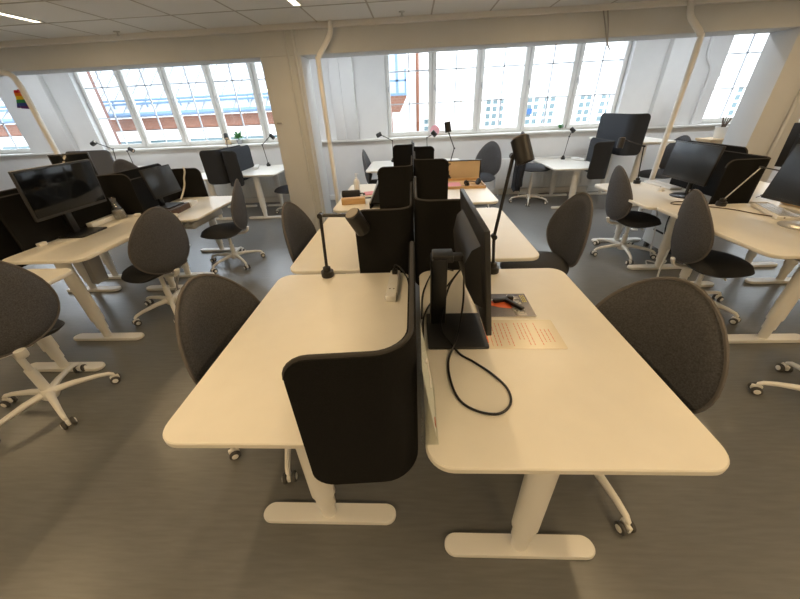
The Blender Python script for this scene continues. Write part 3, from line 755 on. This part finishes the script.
t = thing('pinboard', 'wooden desk pinboard with black frame standing on the third right desk', 'pinboard', (.625, 4.35, .73))
b = N(); bx(b, -.205, .205, -.006, .006, .0, .218); obj('board', b, 'beige', t)
b = N(); bx(b, -.215, .215, -.012, .012, .218, .230, .003); bx(b, .205, .222, -.012, .012, 0, .23, .003); bx(b, -.222, -.205, -.012, .012, 0, .23, .003); obj('frame', b, 'black', t)
t = thing('wooden_tray', 'shallow wooden tray in front of the pinboard', 'tray', (.575, 4.0, .73))
b = N(); bx(b, -.20, .24, -.20, .24, 0, .012); bx(b, -.20, .24, .225, .24, .012, .035); bx(b, -.20, -.185, -.2, .225, .012, .03); bx(b, .225, .24, -.2, .225, .012, .03); bx(b, -.20, .24, -.20, -.185, .012, .03); obj('tray_body', b, 'wood', t)
t = thing('headphones', 'black headphones lying in the wooden tray', 'headphones', (.675, 3.93, .742), .5)
b = N(); tube(b, [Vector((.085*math.cos(a), .085*math.sin(a), .018+.012*math.sin(a))) for a in [PI*k/14 for k in range(15)]], .009, 8, flat=.6); obj('headband', b, 'black', t)
for s in (-1, 1):
    b = N(); lathe(b, [(.030, -.014), (.038, -.006), (.038, .010), (.026, .016)], (s*.085, -.012, .032), 18, rotdir((-s, 0, .5))); obj('ear_cup', b, 'black', t)
b = N(); tube(b, smooth_path([(-.08, -.03, .012), (-.12, -.05, .008), (-.10, -.02, .008), (-.15, .0, .008)], 5), .004, 6); obj('lead', b, 'black', t)
t = thing('pink_notebook', 'pink and white notebook lying in the wooden tray', 'notebook', (.465, 3.93, .742), 0); b = N(); bx(b, -.075, .075, -.10, .11, 0, .012); obj('pages', b, 'paper', t); b = N(); bx(b, -.076, .076, -.101, .111, .012, .015); obj('cover', b, 'pink_paper', t)
for i, (dx, dy, c, l) in enumerate(((-.14, 0, 'orange', 'orange pencil on the ledge of the pinboard'), (.0, .012, 'brown', 'brown pencil on the ledge of the pinboard, right of the orange one'), (.12, 0, 'black', 'dark pencil at the right end of the pinboard ledge'))):
    b = N(); tube(b, [(-.07, 0, 0), (.055, 0, 0), (.07, 0, 0)], [.008, .008, .002], 8); tag(obj('pencil', b, c, None, (.60+dx, 4.31+dy*.5, .739)), l, 'pencil')

# ---------------------------------------------------------------- things on the left desks
t = thing('power_strip', 'white power strip beside the foot of the big left monitor', 'power strip', (-2.83, 2.79, .765), math.radians(2))
b = N(); box(b, (0, 0, .022), (.055, .34, .042), .008); obj('strip_housing', b, 'pot', t)
b = N()
for q in (-.1, -.03, .04, .11): lathe(b, [(.017, .043), (.018, .0445), (.012, .0445)], (0, q, 0), 14)
obj('sockets', b, 'trim', t)
t = thing('glass_carafe', 'glass carafe half full on the desk with the big left monitor', 'carafe', (-2.78, 2.91, .765))
mk('carafe_body', 'clearg', t, lathe, [(.050, 0), (.056, .008), (.050, .08), (.032, .14), (.030, .16), (.040, .19)], seg=24)
mk('water', 'grey', t, lathe, [(.046, .005), (.050, .012), (.045, .075), (.044, .076)], seg=24)
t = thing('white_sleeve', 'small white paper beside the carafe', 'paper', (-2.66, 2.965, .765), .3); b = N(); box(b, (0, 0, .012), (.05, .05, .024), .006); obj('block', b, 'paper', t)
t = thing('white_tag', 'tiny white clip at the screen foot left of the big monitor', 'clip', (-2.85, 2.22, .765), .0); b = N(); box(b, (0, 0, .012), (.03, .06, .024), .004); obj('clip_body', b, 'paper', t)
for i, (x, y, z0, w, d, h, rz, c, l) in enumerate(((-2.65, 3.38, .685, .27, .34, .058, .06, 'brown', 'thick brown book under the small left monitor'), (-2.62, 3.66, .685, .16, .14, .045, .1, 'pot', 'pale box at the end of the brown books'))):
    t = thing('book' if i < 1 else 'small_box', l, 'book' if i < 1 else 'box', (x, y, z0), rz)
    b = N(); box(b, (0, 0, h/2), (w-.008, d-.008, h-.008), .001); obj('pages', b, 'paper', t)
    b = N(); bx(b, -w/2, w/2, -d/2, d/2, h-.006, h); bx(b, -w/2, w/2, -d/2, d/2, 0, .006); bx(b, w/2-.006, w/2, -d/2, d/2, .006, h-.006); obj('cover', b, c, t)
cable('cream cable hanging down the black screen behind the small left monitor', [(-2.80, 4.075, 1.045), (-2.80, 4.07, .99), (-2.83, 4.06, .92), (-2.85, 4.05, .84), (-2.87, 4.0, .76), (-2.86, 3.9, .695)], .010, 'cablew')
cable('dark lead hanging under the left desk with the big monitor', [(-2.55, 2.9, .64), (-2.48, 2.86, .45), (-2.42, 2.80, .25), (-2.40, 2.74, .05), (-2.36, 2.70, .012)], .006, 'grey')
cable('pale lead dropping to the floor below the big left monitor', [(-2.45, 2.95, .62), (-2.40, 2.93, .4), (-2.43, 2.85, .16), (-2.46, 2.75, .02), (-2.38, 2.68, .012)], .006, 'silver')
t = thing('wire_basket', 'grey metal housing hanging below the left desk with the big monitor', 'housing', (-2.47, 2.16, .742)); b = N(); box(b, (0, 0, -.14), (.05, .11, .25), .01, Matrix.Rotation(.12, 3, 'Y')); obj('box_body', b, 'grey', t); b = N(); bx(b, -.02, .02, -.05, .05, -.02, 0); obj('hanger', b, 'grey', t)

# ---------------------------------------------------------------- things on the right desks
t = thing('keyboard', 'white keyboard standing behind the right desk monitor', 'keyboard', (2.78, 3.84, .68), .05)
b = N(); box(b, (0, 0, .012), (.13, .42, .022), .006); obj('keyboard_body', b, 'pot', t)
b = N()
for i in range(4):
    for j in range(14): bx(b, -.05+.026*i, -.03+.026*i, -.19+.027*j, -.17+.027*j, .023, .027)
obj('keys', b, 'white', t)
t = thing('computer_mouse', 'white mouse by the foot of the right desk monitor', 'mouse', (2.63, 3.62, .68)); b = N(); lathe(b, [(.03, 0), (.034, .01), (.026, .028), (.01, .034)], seg=18); obj('mouse_body', b, 'pot', t); b = N(); box(b, (0, .02, .034), (.008, .016, .008), .002); obj('scroll_wheel', b, 'grey', t)
t = thing('keyboard', 'cream keyboard at the foot of the monitor cut by the right edge', 'keyboard', (2.80, 2.58, .73), -.35)
b = N(); box(b, (0, 0, .014), (.15, .40, .026), .006); obj('keyboard_body', b, 'trim', t)
b = N()
for i in range(4):
    for j in range(13): bx(b, -.055+.028*i, -.033+.028*i, -.18+.028*j, -.158+.028*j, .027, .031)
obj('keys', b, 'silver', t)
t = thing('router_box', 'flat beige box on the desk across, right of the end panel', 'box', (3.20, 2.70, .73), .1); b = N(); box(b, (0, 0, .025), (.22, .30, .045), .008); obj('box_body', b, 'beige', t); b = N(); box(b, (-.112, 0, .025), (.004, .26, .02), .001); obj('front_slot', b, 'brown', t)
t = thing('eyeglasses', 'dark pair of glasses on the desk right of the end panel', 'glasses', (3.28, 3.06, .70), .6)
for s in (-1, 1):
    b = N(); tube(b, [Vector((s*.034+.026*math.cos(a), 0, .03+.024*math.sin(a))) for a in [2*PI*k/16 for k in range(17)]], .004, 6, cap=False); obj('lens_rim', b, 'brown', t)
    b = N(); tube(b, [(s*.06, 0, .035), (s*.062, .10, .03), (s*.06, .13, .008)], .003, 6); obj('temple', b, 'brown', t)
cable('red-brown cable curling on the right desk in front of the monitor', [(2.62, 3.10, .685), (2.50, 3.16, .685), (2.40, 3.12, .685), (2.42, 3.06, .685), (2.60, 3.03, .685), (2.80, 3.02, .685)], .004, 'brown')
cable('dark cable running along the right edge desk to the monitor foot', [(2.30, 2.80, .735), (2.45, 2.80, .735), (2.58, 2.70, .735), (2.66, 2.55, .735), (2.70, 2.40, .75)], .004, 'brown')
cable('white cable looping on the floor under the right desk leg', [(2.38, 2.90, .30), (2.36, 2.88, .06), (2.34, 2.80, .012), (2.36, 2.66, .012), (2.46, 2.60, .012), (2.56, 2.66, .012), (2.58, 2.78, .012)], .008, 'pot')
cable('white cable curling on the floor by the aisle chair at the right', [(2.55, 3.5, .62), (2.60, 3.45, .3), (2.62, 3.40, .03), (2.72, 3.30, .012), (2.62, 3.22, .012), (2.52, 3.30, .012), (2.44, 3.14, .012)], .007, 'pot')
cable('dark cable hanging below the right desk with the pipe-side monitor', [(2.55, 3.22, .62), (2.50, 3.2, .52), (2.56, 3.26, .36), (2.66, 3.3, .2), (2.78, 3.2, .05), (2.80, 3.1, .012)], .006, 'black')
t = thing('drawer_pedestal', 'white drawer pedestal with dark blue side under the right desk', 'pedestal', (2.88, 3.56, 0))
b = N(); bx(b, -.13, .20, -.18, .22, .06, .52, .004); obj('pedestal_body', b, 'pot', t)
b = N(); bx(b, -.14, .20, -.20, -.181, .05, .53, .003); obj('side_board', b, 'blueside', t)
for z in (.08, .30):
    b = N(); bx(b, -.147, -.131, -.178, .218, z, z+.20, .003); d = obj('drawer_front', b, 'pot', t)
    b = N(); bx(b, -.152, -.147, -.07, .09, z+.155, z+.175, .001); obj('handle_slot', b, 'black', d)
for q, r in ((-.1, -.14), (.16, -.14), (-.1, .18), (.16, .18)):
    b = N(); bx(b, q-.02, q+.02, r-.02, r+.02, 0, .06); obj('foot', b, 'tyre', t)
t = thing('low_cabinet', 'beige low cabinet in front of the rightmost window', 'cabinet', (4.52, 5.14, 0))
b = N(); bx(b, -.45, .45, -.13, .13, .05, .98, .004); obj('cabinet_body', b, 'beige', t)
b = N(); bx(b, -.465, .465, -.145, .145, .98, 1.005, .003); obj('cabinet_top', b, 'beige', t); b = N(); bx(b, -.43, .43, -.1, .11, 0, .05); obj('plinth', b, 'brown', t)
for s in (-1, 1):
    b = N(); bx(b, s*.225-.217, s*.225+.217, -.142, -.131, .07, .965, .003); d = obj('cabinet_door', b, 'beige', t); b = N(); tube(b, [(s*.05, -.15, .5), (s*.05, -.15, .62)], .006, 8); obj('door_handle', b, 'silver', d)

# jacket on the far chair
t = thing('jacket', 'dark jacket hanging off the chair behind the lamp head', 'jacket', (1.80, 5.96, .22))
def cloth(bm):
    NA, NZ = 22, 10; rings = []
    for j in range(NZ+1):
        z = .66*j/NZ; r0 = .115-.02*(j/NZ)
        rings.append([bm.verts.new((.55*r0*math.cos(2*PI*k/NA)*(1+.14*math.sin(5*2*PI*k/NA+j*.4)), 1.25*r0*math.sin(2*PI*k/NA)*(1+.10*math.sin(7*2*PI*k/NA)), z+(.03*math.sin(3*2*PI*k/NA) if j == 0 else 0))) for k in range(NA)])
    for a, c in zip(rings, rings[1:]):
        for k in range(NA): bm.faces.new((a[k], a[(k+1) % NA], c[(k+1) % NA], c[k]))
    bm.faces.new(rings[0][::-1]); bm.faces.new(rings[-1])
mk('jacket_body', 'jacket', t, cloth)
b = N(); tube(b, smooth_path([(.0, -.13, .58), (.01, -.18, .42), (.0, -.17, .22), (.01, -.165, .08)], 4), [.05]*12+[.045], 10); obj('sleeve', b, 'jacket', t)

# far window desk items
t = thing('power_strip', 'white power strip on the low window desk at the right', 'power strip', (2.86, 6.12, .64), .5); b = N(); box(b, (0, 0, .022), (.055, .26, .042), .008); obj('strip_housing', b, 'pot', t); b = N(); lathe(b, [(.017, .043), (.012, .0445)], (0, 0, 0), 12); obj('sockets', b, 'trim', t)
t = thing('power_strip', 'white power strip on the desk beside the left column', 'power strip', (-2.80, 6.02, .73), .3); b = N(); box(b, (0, 0, .024), (.07, .30, .046), .008); obj('strip_housing', b, 'pot', t); b = N(); lathe(b, [(.017, .047), (.012, .0485)], (0, 0, 0), 12); obj('sockets', b, 'trim', t)
t = thing('paper_stack', 'white papers on the far left window desk by the lamps', 'papers', (-5.02, 5.82, .80), .2); b = N(); bx(b, -.14, .14, -.1, .1, 0, .03); obj('sheets', b, 'paper', t); b = N(); bx(b, -.1, .1, -.08, .06, .03, .07); obj('white_box', b, 'pot', t)

# sill objects
def plant(label, loc, r, h, n, potm, pr, ph):
    t = thing('potted_plant', label, 'plant', loc)
    mk('pot', potm, t, lathe, [(pr*.75, 0), (pr, ph*.9), (pr*1.05, ph), (pr*.9, ph), (pr*.85, ph*.85)])
    b = N(); random.seed(n)
    for i in range(n):
        a = random.uniform(0, 2*PI); e = random.uniform(.25, 1.3); d = Vector((math.cos(a)*math.cos(e), math.sin(a)*math.cos(e)*.5, math.sin(e)))
        p = Vector((0, 0, ph))+d*random.uniform(.4, 1)*Vector((r, r, h)).length*.55
        u, w = frame_at(d); s = random.uniform(.022, .038)
        q = [p-d*s, p+u*s*.55+w*.004, p+d*s*1.2, p-u*s*.55+w*.004]; vv = [b.verts.new(x) for x in q]; b.faces.new(vv)
        vv2 = [b.verts.new(x-w*.0015) for x in q]; b.faces.new(vv2[::-1])
    for i in range(7):
        a = random.uniform(0, 2*PI); tube(b, [(0, 0, ph*.8), (math.cos(a)*r*.3, math.sin(a)*r*.15, ph+h*.5)], .003, 5)
    obj('foliage', b, 'leaf', t)
plant('leafy green plant on the left window sill behind the screens', (-3.30, 6.655, 1.08), .15, .22, 90, 'grey', .05, .07)
plant('tiny green plant on the middle window sill above the slim lamp', (2.66, 6.655, 1.08), .04, .10, 22, 'acrylic', .025, .03)
t = thing('sill_figure', 'tan ornament on the left window sill beside the plant', 'ornament', (-3.52, 6.65, 1.08)); mk('body', 'beige', t, lathe, [(.05, 0), (.055, .03), (.035, .09), (.02, .12), (.03, .15), (.015, .18)]); mk('stand', 'brown', t, lathe, [(.058, 0), (.058, .008)])
t = thing('plant_pot', 'white pot with dry twigs on the cabinet at the rightmost window', 'pot', (4.26, 5.14, 1.005)); mk('pot', 'pot', t, lathe, [(.06, 0), (.085, .13), (.088, .14), (.078, .14), (.074, .12)])
b = N()
for k in range(6):
    a = k*1.1; tube(b, [(0, 0, .02), (.02*math.cos(a), .02*math.sin(a), .15), (.05*math.cos(a), .05*math.sin(a), .24+.02*k % .05)], [.006, .008, .004], 6)
obj('twigs', b, 'brown', t)
t = thing('pink_cushion', 'pink round cushion on the middle sill behind the lamp', 'cushion', (.40, 6.64, 1.08)); mk('cushion_body', 'pink', t, lathe, [(.005, -.0), (.07, -.012), (.085, -.03), (.07, -.048), (.005, -.055)], (0, .03, .088), 20, rotdir((0, 1, 0))); b = N(); bx(b, -.03, .03, -.02, .02, 0, .01); obj('base', b, 'pink', t)

# rainbow cloth hung on the far left pipe
b = N(); vs = []
for j in range(9):
    row = []
    for k in range(9):
        u, v = k/8, j/8; w = .055+.07*(1-v)**.6
        row.append((-4.575-w*(1-u)*1.15, 4.30+.02*math.sin(u*9+v*2), 1.74+.20*v-.02*u-.03*(1-u)*v))
    vs.append(row)
F = [[b.verts.new(p) for p in r] for r in vs]; B = [[b.verts.new((p[0], p[1]+.006, p[2])) for p in r] for r in vs]
for j in range(8):
    for k in range(8):
        b.faces.new((F[j][k], F[j][k+1], F[j+1][k+1], F[j+1][k])); b.faces.new((B[j][k], B[j+1][k], B[j+1][k+1], B[j][k+1]))
for k in range(8):
    b.faces.new((F[0][k], B[0][k], B[0][k+1], F[0][k+1])); b.faces.new((F[8][k], F[8][k+1], B[8][k+1], B[8][k]))
    b.faces.new((F[k][0], F[k+1][0], B[k+1][0], B[k][0])); b.faces.new((F[k][8], B[k][8], B[k+1][8], F[k+1][8]))
tag(obj('rainbow_flag', b, 'rainbow'), 'small rainbow striped flag hanging by the pipe at the far left', 'flag')

# radiators
def radiator(label, x0, x1):
    t = thing('radiator', label, 'radiator', ((x0+x1)/2, 6.48, 0)); w = x1-x0
    b = N(); bx(b, -w/2, w/2, -.04, .035, .14, .66, .008); obj('radiator_panel', b, 'rad', t)
    b = N()
    for k in range(int(w/.06)): bx(b, -w/2+.03+.06*k, -w/2+.055+.06*k, -.046, -.039, .18, .62, .002)
    obj('ribs', b, 'rad', t)
    b = N()
    for s in (-1, 1): tube(b, [(s*(w/2-.08), 0, .14), (s*(w/2-.08), 0, .0)], .012, 8)
    obj('supply_pipe', b, 'rad', t)
radiator('white radiator below the left windows, left of the column', -4.2, -2.3)
radiator('white radiator below the middle windows at the right', 1.55, 3.40)
radiator('white radiator below the middle windows at the left', -.20, 1.30)

# ---------------------------------------------------------------- outside
b = N(); bx(b, -70, 80, 7.2, 90, -7.2, -7.0); struct('street', b, 'street')
def building(label, loc): return thing('building', label, 'building', loc)
t = building('brick building with sloping pale metal roof outside the left windows', (-20, 16, -7))
b = N(); bx(b, -30, 18.6, .2, 10, 0, 8.35); bx(b, -30, 18.8, 0, .3, 8.15, 8.62); obj('brick_wall', b, 'brick', t)
b = N(); panel3(b, (-30, -.35, 8.78), (19.1, -.35, 8.78), (19.1, 5.5, 13.2), (-30, 5.5, 13.2), .08); obj('roof', b, 'roof', t)
b = N()
for k in range(70):
    x = -29.6+.7*k
    if x < 18.9: tube(b, [(x, -.38, 8.84), (x, 5.5, 13.26)], .016, 4)
obj('roof_seams', b, 'roofseam', t)
b = N(); tube(b, [(-30, -.38, 8.74), (19.1, -.38, 8.74)], .09, 8); tube(b, [(-30, -.15, 9.28), (19.1, -.15, 9.28)], .05, 6); tube(b, [(-30, -.15, 9.15), (19.1, -.15, 9.15)], .05, 6)
tube(b, [(-30, 2.2, 11.1), (19.1, 2.2, 11.1)], .07, 6); tube(b, [(-30, 2.35, 10.95), (19.1, 2.35, 10.95)], .05, 6)
for k in range(33): tube(b, [(-29+1.5*k, -.15, 9.0), (-29+1.5*k, -.15, 9.28)], .03, 5)
obj('gutter', b, 'bluesteel', t)
b = N(); bx(b, -30, 18.6, -.12, .22, 7.72, 8.12); bx(b, -30, 18.6, -.12, .22, 6.9, 7.35); obj('white_band', b, 'store', t)
b = N()
for k in range(20): bx(b, -29+2.4*k, -27.4+2.4*k, -.02, .2, 5.2, 6.88)
bx(b, -30, 18.6, -.06, .2, 7.36, 7.70)
obj('shop_windows', b, 'darkwin', t)
t = building('red brick corner pier outside the left edge of the left windows', (-13.0, 14.6, -7)); b = N(); bx(b, -.32, .32, -.4, .4, 0, 14.5); obj('brick_pier', b, 'brickl', t); b = N(); bx(b, -.38, .38, -.46, .46, 14.5, 14.7); obj('capping', b, 'store', t)
t = building('white rendered facade with small grid windows outside the middle windows', (14, 26, -7))
b = N(); bx(b, -15.2, 40, .2, 8, 0, 26); obj('facade', b, 'facade', t)
def gridwin(x, z, nc, nr, s=.30, g=.14):
    f = N(); bx(f, x-.06, x+nc*(s+g), .12, .21, z-.08, z+nr*(s+g)); o = obj('window_surround', f, 'facade', t)
    q = N()
    for i in range(nc):
        for j in range(nr): bx(q, x+i*(s+g), x+i*(s+g)+s, .10, .125, z+j*(s+g), z+j*(s+g)+s)
    obj('window_panes', q, 'darkwin', o)
for x, nc in ((-8.9, 3), (-6.1, 2), (-5.0, 2), (-2.6, 2), (-1.2, 2), (3.0, 2), (4.4, 2), (7.6, 3), (10.2, 3), (13.5, 3), (18, 3)):
    gridwin(x, 7.15, nc, 4)
gridwin(-13.2, 7.0, 2, 2)
for z in (10.6,):
    b = N(); bx(b, -15.2, 40, .14, .22, z, z+.10); bx(b, -15.2, 40, .16, .22, z-.35, z-.28); obj('string_course', b, 'pot', t)
b = N(); bx(b, -6.1, -5.75, -.02, .12, 7.75, 8.1); tag(obj('blue_sign', b, 'bluesign', None, (14, 26, -7)), 'small blue sign on the white facade outside', 'sign')
t = thing('downpipe', 'orange-brown downpipe on the building outside the middle windows', 'pipe', (.35, 25.9, -7)); b = N(); tube(b, [(0, 0, 0), (0, 0, 26)], .11, 8); obj('pipe', b, 'orange2', t)
t = thing('downpipe', 'pale rusty downpipe on the white facade further right', 'pipe', (3.35, 26.05, -7)); b = N(); tube(b, [(0, 0, 0), (0, 0, 26)], .07, 8); obj('pipe', b, 'beige', t)
t = thing('oriel_bay', 'blue-grey bay on a brick corbel outside the middle windows, left side', 'bay', (-.66, 14.6, 0))
b = N(); vs = []
for z, w, d in ((1.92, .44, .6), (1.38, .16, .2)):
    vs.append([b.verts.new((q*w, r*d, z)) for q, r in ((-1, -1), (1, -1), (1, 1), (-1, 1))])
for k in range(4): b.faces.new((vs[0][k], vs[0][(k+1) % 4], vs[1][(k+1) % 4], vs[1][k]))
b.faces.new(vs[0][::-1]); b.faces.new(vs[1]); obj('corbel', b, 'brick', t)
b = N(); bx(b, -.45, .45, -.62, .6, 1.922, 2.0); obj('bay_floor', b, 'bluesteel', t)
b = N(); bx(b, .06, .16, -.62, -.54, 2.001, 4.6); obj('mullion', b, 'bluesteel', t)
b = N(); bx(b, -.45, .45, -.62, -.56, 2.35, 2.41); bx(b, .38, .45, -.62, -.56, 2.001, 2.72); obj('railing', b, 'bluesteel', t)
b = N(); bx(b, -.45, .45, .42, .6, 2.002, 5); obj('bay_wall', b, 'roof', t)

# ---------------------------------------------------------------- light
w = bpy.data.worlds.new('World'); sc.world = w; w.use_nodes = True
bg = w.node_tree.nodes['Background']; bg.inputs['Color'].default_value = (.80, .90, 1.0, 1); bg.inputs['Strength'].default_value = 6.5
S = bpy.data.lights.new('sun', 'SUN'); S.energy = 1.0; S.angle = .01; S.color = (1, .95, .87)
so = bpy.data.objects.new('sun', S); C.objects.link(so); so.location = (0, -20, 30)
so.rotation_euler = Vector((.25, 1.0, -.95)).to_track_quat('-Z', 'Y').to_euler()
for (a, c) in WINS:
    a, c = max(a, XL), min(c, XR)
    P = bpy.data.lights.new('window_portal', 'AREA'); P.shape = 'RECTANGLE'; P.size = c-a; P.size_y = HEAD-1.1
    P.cycles.is_portal = True
    po = bpy.data.objects.new('window_portal', P); C.objects.link(po); po.location = ((a+c)/2, 6.85, (HEAD+1.1)/2)
    po.rotation_euler = Vector((0, -1, 0)).to_track_quat('-Z', 'Z').to_euler()

# ---------------------------------------------------------------- camera
cam = bpy.data.cameras.new('camera'); co = bpy.data.objects.new('camera', cam); C.objects.link(co)
cam.sensor_fit = 'HORIZONTAL'; cam.sensor_width = 36; cam.lens = 320/800*36; cam.clip_start = .05; cam.clip_end = 300
Rm = Matrix(((.9985767, .01793453, .05022879), (.03376578, .51641516, -.8556724), (-.04128499, .85615053, .51507457)))
co.matrix_world = Matrix.Translation((0, 0, 1.56)) @ Rm.to_4x4()
sc.camera = co
vs_ = sc.view_settings; sc.display_settings.display_device = 'sRGB'
vs_.view_transform = 'Standard'; vs_.look = 'None'; vs_.exposure = 0.0; vs_.gamma = 1; vs_.use_curve_mapping = False
sc.cycles.use_denoising = True; sc.cycles.max_bounces = 8; sc.cycles.diffuse_bounces = 5; sc.cycles.transparent_max_bounces = 16
sc.cycles.sample_clamp_indirect = 6
